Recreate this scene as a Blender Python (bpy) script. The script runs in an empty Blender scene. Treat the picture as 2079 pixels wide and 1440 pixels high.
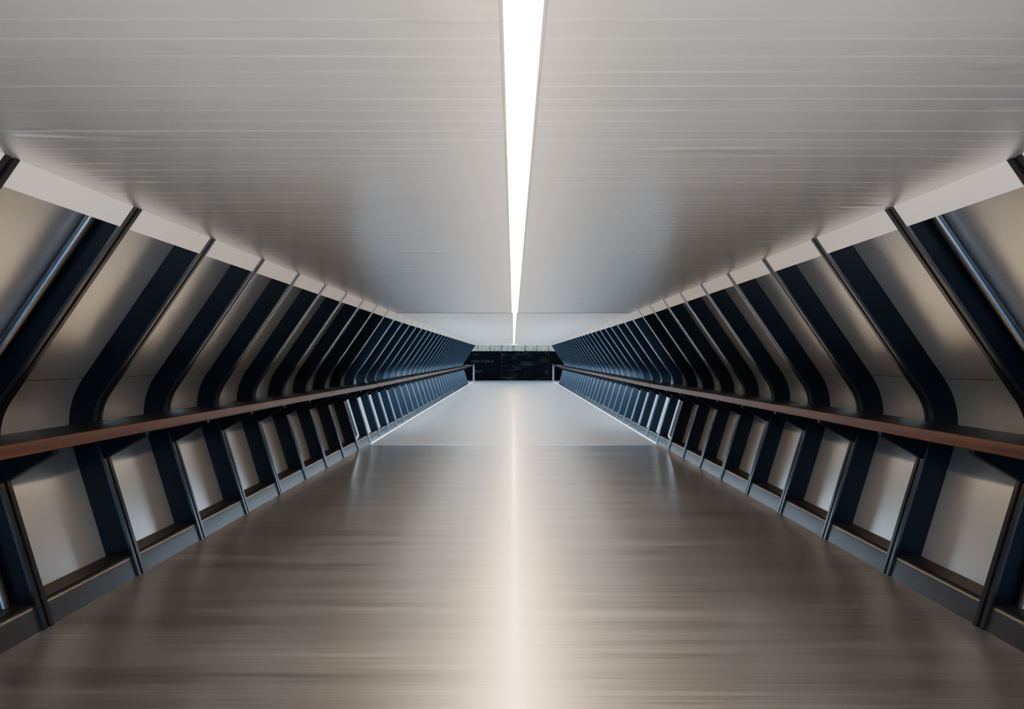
import bpy, math, random
from mathutils import Vector
random.seed(4)
scene = bpy.context.scene
COL = scene.collection
H = 1.65            # camera height above floor
CEIL = H + 0.945
JOINT = 12.3
SL = 0.006
def zo(y): return max(0.0, y - JOINT) * SL

# ------------------------------------------------------------ materials
def new_mat(name):
    m = bpy.data.materials.new(name); m.use_nodes = True
    nt = m.node_tree; b = nt.nodes['Principled BSDF']
    return m, nt, b
def N(nt, t, **kw):
    n = nt.nodes.new(t)
    for k, v in kw.items(): setattr(n, k, v)
    return n
def simple(name, col, rough=0.4, metal=0.0, spec=0.5, nscale=(6,6,6), namt=0.12, bump=0.0, coat=0.0):
    m, nt, b = new_mat(name)
    tc = N(nt, 'ShaderNodeTexCoord'); mp = N(nt, 'ShaderNodeMapping')
    mp.inputs['Scale'].default_value = nscale
    no = N(nt, 'ShaderNodeTexNoise'); no.inputs['Scale'].default_value = 1; no.inputs['Detail'].default_value = 4
    nt.links.new(tc.outputs['Object'], mp.inputs['Vector']); nt.links.new(mp.outputs[0], no.inputs['Vector'])
    r = N(nt, 'ShaderNodeValToRGB')
    r.color_ramp.elements[0].position = 0.3; r.color_ramp.elements[1].position = 0.7
    r.color_ramp.elements[0].color = [c*(1-namt) for c in col] + [1]
    r.color_ramp.elements[1].color = [min(1,c*(1+namt)) for c in col] + [1]
    nt.links.new(no.outputs['Fac'], r.inputs['Fac']); nt.links.new(r.outputs['Color'], b.inputs['Base Color'])
    b.inputs['Roughness'].default_value = rough; b.inputs['Metallic'].default_value = metal
    b.inputs['Specular IOR Level'].default_value = spec
    b.inputs['Coat Weight'].default_value = coat; b.inputs['Coat Roughness'].default_value = 0.15
    if bump:
        bp = N(nt, 'ShaderNodeBump'); bp.inputs['Strength'].default_value = bump; bp.inputs['Distance'].default_value = 0.002
        nt.links.new(no.outputs['Fac'], bp.inputs['Height']); nt.links.new(bp.outputs[0], b.inputs['Normal'])
    return m

def floor_mat(name, ca, cb, metal, r0, r1, coat, coatr):
    m, nt, b = new_mat(name)
    tc = N(nt, 'ShaderNodeTexCoord')
    outs = []
    for sc in ((0.5, 45, 1), (1.6, 170, 1), (0.25, 6, 1)):
        mp = N(nt, 'ShaderNodeMapping'); mp.inputs['Scale'].default_value = sc
        no = N(nt, 'ShaderNodeTexNoise'); no.inputs['Scale'].default_value = 1; no.inputs['Detail'].default_value = 5
        nt.links.new(tc.outputs['Object'], mp.inputs['Vector']); nt.links.new(mp.outputs[0], no.inputs['Vector'])
        outs.append(no.outputs['Fac'])
    a = N(nt, 'ShaderNodeMath', operation='ADD'); nt.links.new(outs[0], a.inputs[0]); nt.links.new(outs[1], a.inputs[1])
    a2 = N(nt, 'ShaderNodeMath', operation='ADD'); nt.links.new(a.outputs[0], a2.inputs[0]); nt.links.new(outs[2], a2.inputs[1])
    d = N(nt, 'ShaderNodeMath', operation='DIVIDE'); nt.links.new(a2.outputs[0], d.inputs[0]); d.inputs[1].default_value = 3
    r = N(nt, 'ShaderNodeValToRGB')
    r.color_ramp.elements[0].position = 0.38; r.color_ramp.elements[1].position = 0.62
    r.color_ramp.elements[0].color = (*ca, 1); r.color_ramp.elements[1].color = (*cb, 1)
    nt.links.new(d.outputs[0], r.inputs['Fac']); nt.links.new(r.outputs['Color'], b.inputs['Base Color'])
    b.inputs['Metallic'].default_value = metal
    rr = N(nt, 'ShaderNodeMapRange'); rr.inputs['From Min'].default_value = .35; rr.inputs['From Max'].default_value = .65
    rr.inputs['To Min'].default_value = r0; rr.inputs['To Max'].default_value = r1
    nt.links.new(d.outputs[0], rr.inputs['Value']); nt.links.new(rr.outputs[0], b.inputs['Roughness'])
    bp = N(nt, 'ShaderNodeBump'); bp.inputs['Strength'].default_value = 0.25; bp.inputs['Distance'].default_value = 0.002
    nt.links.new(a.outputs[0], bp.inputs['Height']); nt.links.new(bp.outputs[0], b.inputs['Normal'])
    b.inputs['Coat Weight'].default_value = coat; b.inputs['Coat Roughness'].default_value = coatr
    return m

def ceiling_mat():
    m, nt, b = new_mat('ceiling_metal_planks')
    tc = N(nt, 'ShaderNodeTexCoord'); sp = N(nt, 'ShaderNodeSeparateXYZ')
    nt.links.new(tc.outputs['Object'], sp.inputs[0])
    mp = N(nt, 'ShaderNodeMapping'); mp.inputs['Scale'].default_value = (0.6, 8, 1)
    no = N(nt, 'ShaderNodeTexNoise'); no.inputs['Scale'].default_value = 1; no.inputs['Detail'].default_value = 3
    nt.links.new(tc.outputs['Object'], mp.inputs['Vector']); nt.links.new(mp.outputs[0], no.inputs['Vector'])
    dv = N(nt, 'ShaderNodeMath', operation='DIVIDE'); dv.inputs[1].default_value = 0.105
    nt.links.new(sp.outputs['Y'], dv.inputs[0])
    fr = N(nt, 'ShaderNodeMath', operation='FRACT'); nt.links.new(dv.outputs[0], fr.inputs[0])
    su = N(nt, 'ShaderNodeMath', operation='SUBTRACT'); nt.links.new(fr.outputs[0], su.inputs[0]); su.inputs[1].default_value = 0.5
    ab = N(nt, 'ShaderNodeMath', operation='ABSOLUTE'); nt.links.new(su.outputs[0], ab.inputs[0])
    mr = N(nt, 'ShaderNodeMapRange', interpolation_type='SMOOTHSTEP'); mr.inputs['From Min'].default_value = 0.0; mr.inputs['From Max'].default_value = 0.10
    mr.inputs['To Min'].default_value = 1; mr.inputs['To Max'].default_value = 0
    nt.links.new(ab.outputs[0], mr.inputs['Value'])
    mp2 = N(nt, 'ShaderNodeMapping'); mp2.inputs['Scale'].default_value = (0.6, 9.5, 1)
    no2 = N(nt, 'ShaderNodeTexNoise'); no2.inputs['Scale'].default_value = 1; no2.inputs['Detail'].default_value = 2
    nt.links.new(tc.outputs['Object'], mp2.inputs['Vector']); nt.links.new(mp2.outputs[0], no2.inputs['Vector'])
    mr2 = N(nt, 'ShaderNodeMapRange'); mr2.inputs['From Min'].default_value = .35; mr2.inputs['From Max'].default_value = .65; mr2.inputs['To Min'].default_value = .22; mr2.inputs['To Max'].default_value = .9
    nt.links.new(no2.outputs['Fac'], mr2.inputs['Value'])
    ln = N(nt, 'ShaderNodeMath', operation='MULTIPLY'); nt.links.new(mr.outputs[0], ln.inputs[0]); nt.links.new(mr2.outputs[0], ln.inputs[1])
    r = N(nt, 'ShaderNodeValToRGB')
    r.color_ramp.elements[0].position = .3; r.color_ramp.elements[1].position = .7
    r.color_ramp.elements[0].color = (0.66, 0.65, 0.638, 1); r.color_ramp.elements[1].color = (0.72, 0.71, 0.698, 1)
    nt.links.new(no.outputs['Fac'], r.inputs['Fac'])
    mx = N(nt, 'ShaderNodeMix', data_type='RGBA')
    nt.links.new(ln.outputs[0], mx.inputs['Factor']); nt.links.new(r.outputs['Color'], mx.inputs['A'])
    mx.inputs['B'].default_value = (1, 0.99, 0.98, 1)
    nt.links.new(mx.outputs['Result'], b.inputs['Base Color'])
    # a few soft dents in the sheet
    mp3 = N(nt, 'ShaderNodeMapping'); mp3.inputs['Scale'].default_value = (1.1, 4.5, 1)
    no3 = N(nt, 'ShaderNodeTexNoise'); no3.inputs['Scale'].default_value = 1; no3.inputs['Detail'].default_value = 1
    nt.links.new(tc.outputs['Object'], mp3.inputs['Vector']); nt.links.new(mp3.outputs[0], no3.inputs['Vector'])
    mr3 = N(nt, 'ShaderNodeMapRange', interpolation_type='SMOOTHSTEP'); mr3.inputs['From Min'].default_value = .66; mr3.inputs['From Max'].default_value = .8; mr3.inputs['To Max'].default_value = 2.5
    nt.links.new(no3.outputs['Fac'], mr3.inputs['Value'])
    hs = N(nt, 'ShaderNodeMath', operation='MULTIPLY_ADD'); nt.links.new(ln.outputs[0], hs.inputs[0]); hs.inputs[1].default_value = 0.6
    nt.links.new(no.outputs['Fac'], hs.inputs[2])
    h2 = N(nt, 'ShaderNodeMath', operation='ADD'); nt.links.new(hs.outputs[0], h2.inputs[0]); nt.links.new(mr3.outputs[0], h2.inputs[1])
    bp = N(nt, 'ShaderNodeBump'); bp.inputs['Strength'].default_value = 0.32; bp.inputs['Distance'].default_value = 0.004
    nt.links.new(h2.outputs[0], bp.inputs['Height']); nt.links.new(bp.outputs[0], b.inputs['Normal'])
    b.inputs['Metallic'].default_value = 0.80; b.inputs['Roughness'].default_value = 0.27
    return m

def emis(name, col, s):
    m, nt, b = new_mat(name)
    b.inputs['Base Color'].default_value = (.9,.9,.9,1)
    b.inputs['Emission Color'].default_value = (*col, 1); b.inputs['Emission Strength'].default_value = s
    return m

M = {}
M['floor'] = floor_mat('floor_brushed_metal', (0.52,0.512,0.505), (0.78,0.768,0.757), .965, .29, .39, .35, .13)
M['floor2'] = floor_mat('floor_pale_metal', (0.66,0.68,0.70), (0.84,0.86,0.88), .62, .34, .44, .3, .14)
M['ceil'] = ceiling_mat()
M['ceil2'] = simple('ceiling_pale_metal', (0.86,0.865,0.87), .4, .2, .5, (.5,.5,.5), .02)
M['rib'] = simple('rib_black_paint', (0.0016,0.0024,0.0037), 0.42, 0.0, 0.12, (3,3,3), .2)
M['rib2'] = simple('rib_daylight_blue', (0.0042,0.011,0.022), 0.40, 0.0, 0.25, (3,3,3), .2)  # ribs of the second stretch, blue daylight put into the base colour
M['flange'] = simple('rib_edge_dark_steel', (0.026,0.025,0.027), 0.24, 0.7, 0.5, (3,3,3), .15)
M['flange2'] = simple('rib_edge_steel_glint', (0.12,0.16,0.21), 0.28, 0.85, 0.5, (3,3,3), .15)  # lighter blue colour stands for daylight glints on the rib edges
M['panel'] = simple('wall_panel_satin_metal', (0.38,0.385,0.39), 0.28, 0.72, 0.5, (.8,.8,.8), .03)
M['tube'] = simple('tube_satin_steel', (0.075,0.075,0.08), 0.32, 0.9, 0.5, (3,3,3), .08)
M['fascia'] = simple('fascia_cream_metal', (0.76,0.67,0.575), 0.45, 0.0, 0.4, (2,2,2), .03)
M['sill'] = simple('sill_brushed_steel', (0.05,0.051,0.058), 0.30, 0.8, 0.5, (40,2,2), .1)
M['ledge'] = simple('ledge_dark_reflection', (0.016,0.013,0.013), 0.45, 0.3, 0.4, (3,3,3), .1)  # dark tone stands for the reflection on the ledge top
M['wood'] = simple('rail_red_brown_wood', (0.052,0.0155,0.008), 0.45, 0, .28, (30,1.2,30), .35, .3, 0)
M['shelf'] = simple('rail_shelf_dark_metal', (0.006,0.006,0.008), 0.4, 0.2, 0.3, (3,3,3), .1)
M['outer'] = simple('outer_wall_grey', (0.2,0.19,0.18), 0.6, 0, .3)
M['darkclad'] = simple('added_dark_blue_cladding', (0.02,0.033,0.048), 0.35, 0.3, .4)
M['light'] = emis('led_diffuser', (1.0, 0.72, 0.42), 62)
M['edge_fill'] = emis('cool_edge_glow', (0.66, 0.83, 1.0), 3.5)  # glow of the added floor-edge line
M['alu'] = simple('light_alu_frame', (0.6,0.58,0.55), .35, .8)
M['joint'] = simple('joint_steel', (0.6,0.62,0.66), .35, .7)
M['gasket'] = simple('ceiling_joint_dark', (0.03,0.03,0.03), .6)
M['post'] = simple('post_pale_paint', (0.17,0.18,0.20), .4)
M['board'] = simple('hoarding_black', (0.0028,0.0034,0.0048), .6, 0, .06)
M['text'] = simple('hoarding_lettering_grey', (0.07,0.075,0.088), .5, 0, .2)
M['pave'] = simple('paving_stone', (0.3,0.3,0.3), .7, 0, .4, (1,1,1), .15)
M['leaf'] = simple('leaf_green', (0.74,0.75,0.50), .5, 0, .4, (1.5,1.5,1.5), .35)
M['bark'] = simple('bark_brown', (0.12,0.08,0.05), .8)
def poster():
    m, nt, b = new_mat('hoarding_draped_print')
    tc = N(nt,'ShaderNodeTexCoord'); mp = N(nt,'ShaderNodeMapping'); mp.inputs['Scale'].default_value=(.35,1,1.1)
    w = N(nt,'ShaderNodeTexNoise'); w.inputs['Scale'].default_value=1.6; w.inputs['Distortion'].default_value=2.2; w.inputs['Detail'].default_value=3
    nt.links.new(tc.outputs['Object'], mp.inputs['Vector']); nt.links.new(mp.outputs[0], w.inputs['Vector'])
    r = N(nt,'ShaderNodeValToRGB'); r.color_ramp.elements[0].position=.5; r.color_ramp.elements[0].color=(.0028,.0034,.0048,1); r.color_ramp.elements[1].position=.75; r.color_ramp.elements[1].color=(.038,.042,.05,1)
    nt.links.new(w.outputs['Fac'], r.inputs['Fac']); nt.links.new(r.outputs['Color'], b.inputs['Base Color']); b.inputs['Roughness'].default_value=.6
    b.inputs['Specular IOR Level'].default_value=.06
    return m
M['poster'] = poster()

# ------------------------------------------------------------ mesh helpers
def mesh(name, verts, faces, mat, smooth=False):
    me = bpy.data.meshes.new(name); me.from_pydata(verts, [], faces); me.update()
    import bmesh
    bm = bmesh.new(); bm.from_mesh(me); bmesh.ops.recalc_face_normals(bm, faces=bm.faces); bm.to_mesh(me); bm.free()
    if smooth:
        for p in me.polygons: p.use_smooth = True
        try: me.set_sharp_from_angle(angle=math.radians(30))
        except Exception: pass
    me.materials.append(mat)
    return me
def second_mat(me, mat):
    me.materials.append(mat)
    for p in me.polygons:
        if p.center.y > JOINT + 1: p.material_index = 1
def add(name, data, loc=(0,0,0), parent=None, **props):
    o = bpy.data.objects.new(name, data); COL.objects.link(o); o.location = loc
    if parent is not None: o.parent = parent
    for k, v in props.items(): o[k] = v
    return o
SLOPED = [False]
def extrude_y(poly, y0, y1, ys=None):
    ys = ys or [y0, y1]
    n = len(poly); V = []; F = []
    for y in ys: V += [(x, y, z + (zo(y) if SLOPED[0] else 0)) for x, z in poly]
    for i in range(len(ys)-1):
        for j in range(n):
            k = (j+1) % n
            F.append((i*n+j, i*n+k, (i+1)*n+k, (i+1)*n+j))
    F.append(tuple(range(n))); F.append(tuple(range((len(ys)-1)*n, len(ys)*n)))
    return V, F
def box(x0,x1,y0,y1,z0,z1): return extrude_y([(x0,z0),(x1,z0),(x1,z1),(x0,z1)], y0, y1)
def ext_sl(poly, ys):
    SLOPED[0] = True; r = extrude_y(poly, 0, 0, ys); SLOPED[0] = False; return r

# ------------------------------------------------------------ hull profile (x outward from the centre, z above floor)
TOP = Vector((2.32, CEIL)); BOT = Vector((2.87, 0.0)); COR = Vector((3.248, H-0.408))
d1 = (COR-TOP).normalized(); d2 = (BOT-COR).normalized()
n1 = Vector((-d1.y, d1.x)); n2 = Vector((-d2.y, d2.x))
if n1.x < 0: n1 = -n1
if n2.x < 0: n2 = -n2
R = 0.40
ang = math.acos(max(-1,min(1,d1.dot(d2)))); tl = R*math.tan(ang/2)
T1 = COR - d1*tl; T2 = COR + d2*tl; C = T1 - n1*R
A1 = math.atan2(n1.y, n1.x); A2 = math.atan2(n2.y, n2.x)
NA = 12
NPATH = 3+NA+1+2
END = NPATH-1        # index of the floor point
LEDGE = NPATH-2      # index of the ledge-level point
def path(n, nlow=None):
    """nlow: offset used from the end of the bend downward"""
    P = [Vector((TOP.x + n/n1.x, CEIL)), TOP + d1*0.15 + n1*n, T1 + n1*n - d1*0.008]
    m = n if nlow is None else nlow
    for i in range(NA+1):
        a = A1 + (A2-A1)*i/NA
        f = max(0.0, (i-6)/(NA-6)); nn = n*(1-f)+m*f
        P.append(C + Vector((math.cos(a), math.sin(a)))*(R+nn))
    q = BOT - d2*0.16/abs(d2.y)
    P.append(q + n2*m)
    P.append(Vector((BOT.x + m/n2.x, 0.0)))
    return P
def sweep(sec, i0=0, i1=None, side=1, base=(0,0,0), low=None):
    i1 = END if i1 is None else i1
    cols = [path(s[0], (low if (low is not None and s[0] > low) else None))[i0:i1+1] for s in sec]
    m = len(sec); L = i1-i0+1
    V = []; F = []
    for i in range(L):
        for j, (n, y) in enumerate(sec):
            p = cols[j][i]; V.append((side*(p.x)-base[0], y-base[1], p.y-base[2]))
    for i in range(L-1):
        for j in range(m):
            k = (j+1) % m
            F.append((i*m+j, i*m+k, (i+1)*m+k, (i+1)*m+j))
    F.append(tuple(range(m))); F.append(tuple(range((L-1)*m, L*m)))
    return V, F

Y0 = 2.86; SP = 0.97; TH = 0.09
K0, K1 = -2, 38
JK = 10    # clad bays end at this rib

PROTOS = []
def inst(proto_children, name, loc, props):
    root = bpy.data.objects.new(name, None); COL.objects.link(root); root.location = loc
    root.empty_display_size = .1
    for k, v in props.items(): root[k] = v
    for c in proto_children:
        o = c.copy(); o.name = c.name.split('.')[0].replace('proto_',''); COL.objects.link(o); o.parent = root
    return root
def proto(name, me, **props):
    o = bpy.data.objects.new('proto_'+name, me); PROTOS.append(o)
    for k, v in props.items(): o[k] = v
    return o

trimn = 4
for side in (-1, 1):
    B = (side*2.87, 0, 0)
    def shift(vf):
        return [(x-B[0], y, z) for x, y, z in vf[0]], vf[1]
    # ---- rib
    wsec = [(0.018,0),(0.018,TH),(0.212,TH),(0.212,0)]
    fsec = [(0,0.0),(0,.030),(.014,.033),(.014,.052),(0,.055),(0,TH-.005),(.0178,TH),(.0178,0)]
    web = mesh('rib_web', *sweep(wsec, 0, END, side, B), M['rib'], True)
    web2 = mesh('rib_web_slim', *sweep(wsec, 0, END, side, B, low=.172), M['rib2'], True)
    fl = mesh('rib_flange', *sweep(fsec, 0, END, side, B), M['flange'], True)
    fl2 = mesh('rib_flange_steel', *sweep(fsec, 0, END, side, B), M['flange2'], True)
    bz = H
    bp = [(2.835,bz-.51),(3.185,bz-.51),(3.20,bz-.56),(3.145,bz-.755),(2.835,bz-.575)]
    br = mesh('rib_bracket', *shift(extrude_y([(side*x,z) for x,z in bp], .02, .07)), M['rib'])
    protos = [proto('web', web), proto('flange', fl, label='dark steel double-edged inner flange'), proto('bracket', br)]
    protos2 = [proto('web', web2), proto('flange', fl2, label='steel inner flange with daylight glint in its blue-grey colour'), proto('bracket', br)]
    for k in range(K0, K1+1):
        y = Y0 + SP*k
        lab = ('black painted bent steel rib beside grey-beige metal panels' if k < JK
               else 'bent steel rib with daylight blue in its colour, open bays beside it')
        inst(protos if k < JK else protos2, 'steel_rib', (B[0], y, zo(y)), dict(label=lab, category='steel rib', group='bent steel ribs lining the tunnel'))
    # ---- cladding
    sec_s = [(.198,TH+.003),(.198,SP-.003),(.206,SP-.003),(.206,TH+.003)]
    up = mesh('upper_sheet', *sweep(sec_s, 0, 2, side, B), M['panel'], True)
    lo = mesh('lower_sheet', *sweep(sec_s, 3, LEDGE, side, B), M['panel'], True)
    rt = .033; sec = [(.162+rt*math.cos(a), SP-.037+rt*math.sin(a)) for a in [2*math.pi*i/14 for i in range(14)]]
    tu = mesh('edge_tube', *sweep(sec, 0, LEDGE, side, B), M['tube'], True)
    cp = [proto('upper_sheet', up), proto('lower_sheet', lo)]
    ct = cp + [proto('edge_tube', tu, label='rounded satin steel edge tube')]
    for k in range(K0, JK):
        y = Y0 + SP*k
        inst(ct if k <= 0 else cp, 'cladding_panel', (B[0], y, 0), dict(label='grey-beige satin metal wall panel bent between black ribs', category='wall panel', group='bent metal wall panels between ribs'))
    # ---- fascia + sill for every bay
    fa = mesh('fascia_strip', *sweep([(.003,TH+.002),(.003,SP-.002),(.02,SP-.002),(.02,TH+.002)], 0, 1, side, B), M['fascia'])
    sp_ = [(2.885,0),(2.925,.125),(2.932,.142),(2.946,.154),(2.965,.158),(2.98,.158),(2.98,0)]
    si = mesh('sill_face', *shift(extrude_y([(side*x,z) for x,z in sp_], TH+.002, SP-.002)), M['sill'], True)
    le = mesh('sill_ledge', *shift(extrude_y([(side*x,z) for x,z in [(2.982,.0),(2.982,.157),(3.115,.157),(3.06,.0)]], TH+.002, SP-.002)), M['ledge'])
    sps = [proto('face', si), proto('ledge', le, label='ledge top with dark reflection in its colour')]
    for k in range(K0, K1):
        y = Y0 + SP*k
        trimn += 1
        add('trim_%d' % trimn, fa, (B[0], y, zo(y)), kind='structure')
        inst(sps if k < JK else sps[:1], 'base_sill', (B[0], y, zo(y)), dict(label='low brushed steel sill at floor edge between ribs', category='sill', group='steel sills between ribs'))
    # ---- closing outer wall of the clad stretch, dark upper wall added over the second stretch to keep daylight low
    wn = 'wall_left' if side < 0 else 'wall_right'
    ye = Y0+SP*JK+TH
    add(wn, mesh('outer_wall', *sweep([(.226,-5),(.226,ye),(.26,ye),(.26,-5)], 0, END, side), M['outer']), kind='structure')
    V, F = sweep([(.226,ye+.002),(.226,39.5),(.26,39.5),(.26,ye+.002)], 0, 8, side)
    V = [(x,y,z+zo(y)) for x,y,z in V]
    add(wn+'.001', mesh('added_upper_wall', V, F, M['darkclad']), kind='structure')
    # ---- handrails
    segs = [(-1.0, 12.75), (12.78, 44.0)]
    for i, (a, b_) in enumerate(segs):
        ys = [a, min(JOINT, b_), b_] if i == 0 else [a, 28, b_]
        root = add('handrail', None, (side*2.8, a, 0), label='red-brown wooden handrail on a dark shelf' + ('' if i == 0 else ' with pale end post'),
                   category='handrail', group='wooden handrails')
        def put(nm, poly, mat, ys=ys, sm=True):
            V, F = ext_sl([(side*x, z) for x, z in poly], ys)
            V = [(x-side*2.8, y-a, z) for x, y, z in V]
            return add(nm, mesh(nm, V, F, mat, sm), (0,0,0), root)
        zt, zb = H-.460, H-.540
        put('wooden_rail', [(2.78,zb),(2.773,zb+.006),(2.77,zb+.015),(2.77,zt-.01),(2.773,zt-.003),(2.778,zt),(2.792,zt),(2.792,zb)], M['wood'])
        put('shelf', [(2.794,zt-.001),(2.794,zt-.04),(3.19,zt-.04),(3.19,zt-.001)], M['shelf'])
        if i == 1:
            put('end_post', [(2.74,0.0),(2.74,zt+.03),(2.86,zt+.03),(2.86,0)], M['post'], [44.003, 44.05, 44.12], False)
    # ---- added glow line that puts cool light on the second stretch's floor edges
    root = add('added_edge_glow', None, (side*2.84, 12.5, 0), label='added thin cool white glow line along the floor edge', category='light', group='added cool floor edge glow lines')
    V,F = ext_sl([(side*x,z) for x,z in [(2.828,.002),(2.846,.002),(2.846,.010),(2.834,.010)]], [12.5, 28, 43.9])
    V = [(x-side*2.84, y-12.5, z) for x,y,z in V]
    add('tube', mesh('edge_glow_line',V,F,M['edge_fill']), (0,0,0), root)

# ------------------------------------------------------------ floor, ceiling, joints
def sl_obj(name, poly, ys, mat, mat2=None, **kw):
    V, F = ext_sl(poly, ys); me = mesh(name, V, F, mat)
    if mat2: second_mat(me, mat2)
    return add(name, me, **kw)
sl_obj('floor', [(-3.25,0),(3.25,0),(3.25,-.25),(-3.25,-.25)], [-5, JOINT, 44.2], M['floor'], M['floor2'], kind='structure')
SX = 0.026; SW = 0.053
for s, nm in ((-1,'ceiling'),(1,'ceiling.001')):
    xa = -2.75 if s < 0 else SX+SW+.012; xb = SX-SW-.012 if s < 0 else 2.75
    sl_obj(nm, [(xa,CEIL),(xb,CEIL),(xb,CEIL+.12),(xa,CEIL+.12)], [-5, JOINT, 39.6], M['ceil'], M['ceil2'], kind='structure')
sl_obj('trim_1', [(SX-SW-.2,CEIL+.121),(SX+SW+.2,CEIL+.121),(SX+SW+.2,CEIL+.2),(SX-SW-.2,CEIL+.2)], [-5,JOINT,39.6], M['outer'], kind='structure')
V,F = box(-2.868,2.868,JOINT-.025,JOINT+.025,.0,.006); add('trim_2', mesh('t',V,F,M['joint']), kind='structure')
V,F = box(-2.3,2.3,JOINT-.02,JOINT+.02,CEIL-.004,CEIL); add('trim_3', mesh('t',V,F,M['gasket']), kind='structure')
V,F = box(-2.75,2.75,39.605,39.7,CEIL+zo(39.6)-.11,CEIL+zo(39.6)+.12); add('trim_4', mesh('end_header',V,F,M['ceil2']), kind='structure')
for a, b_, dw in ((-4.5, 12.27, SW), (12.33, 39.5, .032)):
    root = add('strip_light', None, (SX, a, CEIL), label='long warm white linear ceiling light glowing in its slot', category='light', group='linear ceiling lights')
    V,F = ext_sl([(-dw,-.001),(dw,-.001),(dw,.03),(-dw,.03)], [a, (a+b_)/2, b_])
    V = [(x,y-a,z) for x,y,z in V]; add('diffuser', mesh('diffuser',V,F,M['light']), (0,0,0), root, label='glowing warm white diffuser')
    for s in (-1,1):
        V,F = ext_sl([(s*(dw+.0005),-.004),(s*(SW+.0105),-.004),(s*(SW+.0105),.05),(s*(dw+.0005),.05)], [a,(a+b_)/2,b_])
        V = [(x,y-a,z) for x,y,z in V]; add('frame_edge', mesh('frame_edge',V,F,M['alu']), (0,0,0), root)

# ------------------------------------------------------------ beyond the end
ZE = zo(44.2)
V,F = box(-14,14,44.22,62,ZE-.2,ZE-.002); add('floor.001', mesh('pavement',V,F,M['pave']), kind='structure')
HY = 46.5
def board(name, x0, x1, mat, label):
    root = add(name, None, ((x0+x1)/2, HY, ZE), label=label, category='hoarding')
    w = (x1-x0)/2-.003; h = H+.69-ZE
    V,F = box(-w,w,0,.05,0,h); add('board', mesh('board',V,F,mat), (0,0,0), root)
    V,F = box(-w,w,-.015,.055,h+.001,h+.04); add('cap_rail', mesh('cap',V,F,M['board']), (0,0,0), root)
    return root
hl = board('hoarding', -4.2, -.9, M['board'], 'black site hoarding panel with grey lettering')
hr = board('hoarding', -.9, 2.65, M['poster'], 'black site hoarding panel printed with dark draped cloth')
board('hoarding', 2.65, 4.4, M['board'], 'plain black site hoarding panel')
def text(body, size, x, z, parent):
    cu = bpy.data.curves.new('lettering','FONT'); cu.body = body; cu.size = size; cu.extrude = .004; cu.align_x = 'CENTER'; cu.space_character = 1.1
    cu.materials.append(M['text'])
    o = add('lettering', cu, (x-parent.location.x, -.01, z-ZE), parent); o.rotation_euler = (math.pi/2,0,0)
    return o
tx = text('NEW WORLD', .25, -2.30, H-.12, hl)
bpy.context.view_layer.update()
tm = bpy.data.meshes.new_from_object(tx.evaluated_get(bpy.context.evaluated_depsgraph_get()))
if not tm.materials: tm.materials.append(M['text'])
loc, rot = tx.location.copy(), tx.rotation_euler.copy()
bpy.data.objects.remove(tx)
o = add('lettering', tm, loc, hl, label='grey capital lettering'); o.rotation_euler = rot
def bars(parent, rows):
    V=[];F=[]
    for (x0,x1,z) in rows:
        a,b2 = box(x0-parent.location.x, x1-parent.location.x, -.006,-.001, z-ZE, z-ZE+.03); F += [tuple(i+len(V) for i in f) for f in b2]; V += a
    add('small_print', mesh('small_print',V,F,M['text']), (0,0,0), parent)
bars(hl, [(-2.95,-2.6,H+.45),(-2.95,-2.3,H-.75),(-2.95,-2.45,H-.87)])
bars(hr, [(.55,1.35,H-.12),(.45,1.5,H-.3)])
V=[];F=[]
for i in range(16000):
    x = random.uniform(-6,6); y = random.uniform(52,54); z = random.uniform(1.2,3.4)
    s = random.uniform(.03,.07); a = Vector((random.gauss(0,1),random.gauss(0,1),random.gauss(0,1))).normalized(); b2 = a.orthogonal().normalized()
    p = Vector((x,y,z)); n=len(V)
    V += [tuple(p-a*s*1.4), tuple(p+b2*s*.6), tuple(p+a*s*1.4), tuple(p-b2*s*.6)]; F.append((n,n+1,n+2,n+3))
me = bpy.data.meshes.new('foliage'); me.from_pydata(V,[],F); me.materials.append(M['leaf'])
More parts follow.
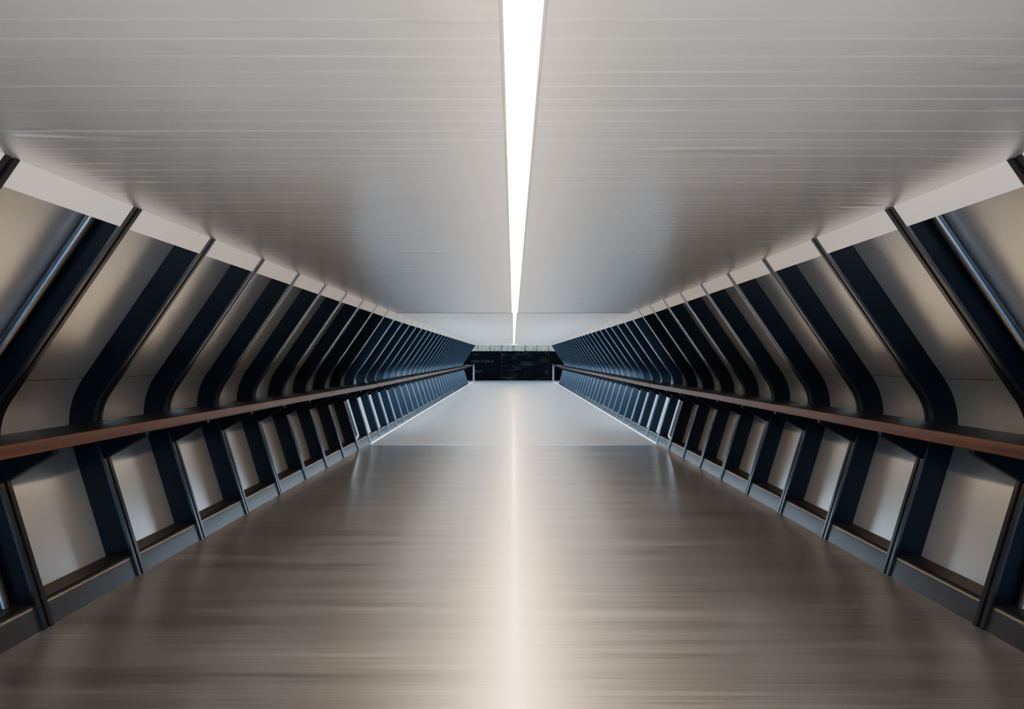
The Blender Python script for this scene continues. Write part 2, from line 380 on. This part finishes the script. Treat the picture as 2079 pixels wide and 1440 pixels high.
hg = add('hedge', None, (0,53,ZE), label='pale green leafy hedge behind the hoarding', category='hedge', kind='stuff')
fo = add('foliage', me, (0,-53,-ZE), hg)
SV=[];SF=[]
for i in range(15):
    x=-7+i; a,b2 = box(x-.05,x+.05,52.95,53.05,ZE,3.2); SF += [tuple(q+len(SV) for q in f) for f in b2]; SV += a
add('stems', mesh('stems',SV,SF,M['bark']), (0,-53,-ZE), hg)
for p in PROTOS: bpy.data.objects.remove(p)

# ------------------------------------------------------------ lights, world, camera
def area(name, loc, d, sx, sy, power, col):
    l = bpy.data.lights.new(name,'AREA'); l.shape='RECTANGLE'; l.size=sx; l.size_y=sy; l.energy=power; l.color=col
    o = bpy.data.objects.new(name,l); COL.objects.link(o); o.location=loc
    o.rotation_euler = Vector(d).to_track_quat('-Z','Y').to_euler(); return o
# added warm spot behind the viewer, brightens the near ceiling
sp = bpy.data.lights.new('added_ceiling_fill','SPOT'); sp.energy = 2250; sp.color = (1.0,.94,.87); sp.spot_size = math.radians(72); sp.spot_blend = 1.0; sp.shadow_soft_size = .3
so = bpy.data.objects.new('added_ceiling_fill', sp); COL.objects.link(so); so.location = (0,-.9,.3)
so.rotation_euler = (Vector((0,1.8,CEIL))-so.location).to_track_quat('-Z','Y').to_euler()
area('entrance_daylight', (0,-4.6,1.4), (0,1,0), 5.0, 2.2, 520, (.26,.57,1.0))
for s in (-1,1):   # daylight entering the open lower bays of the second stretch
    area('side_daylight', (s*3.9, 28.5, 1.05), (-s,0,-.35), 27, .9, 1100, (.66,.84,1.0))
w = bpy.data.worlds.new('World'); scene.world = w; w.use_nodes = True
bg = w.node_tree.nodes['Background']; bg.inputs['Color'].default_value = (0.56,0.77,1.0,1); bg.inputs['Strength'].default_value = 1.0
cam = bpy.data.cameras.new('Camera'); cam.lens = 22; cam.sensor_width = 36; cam.clip_start = .05
cam.shift_x = -3/2079; cam.shift_y = 13/2079
co = bpy.data.objects.new('Camera', cam); COL.objects.link(co); co.location = (0,0,H); co.rotation_euler = (math.pi/2,0,0)
scene.camera = co
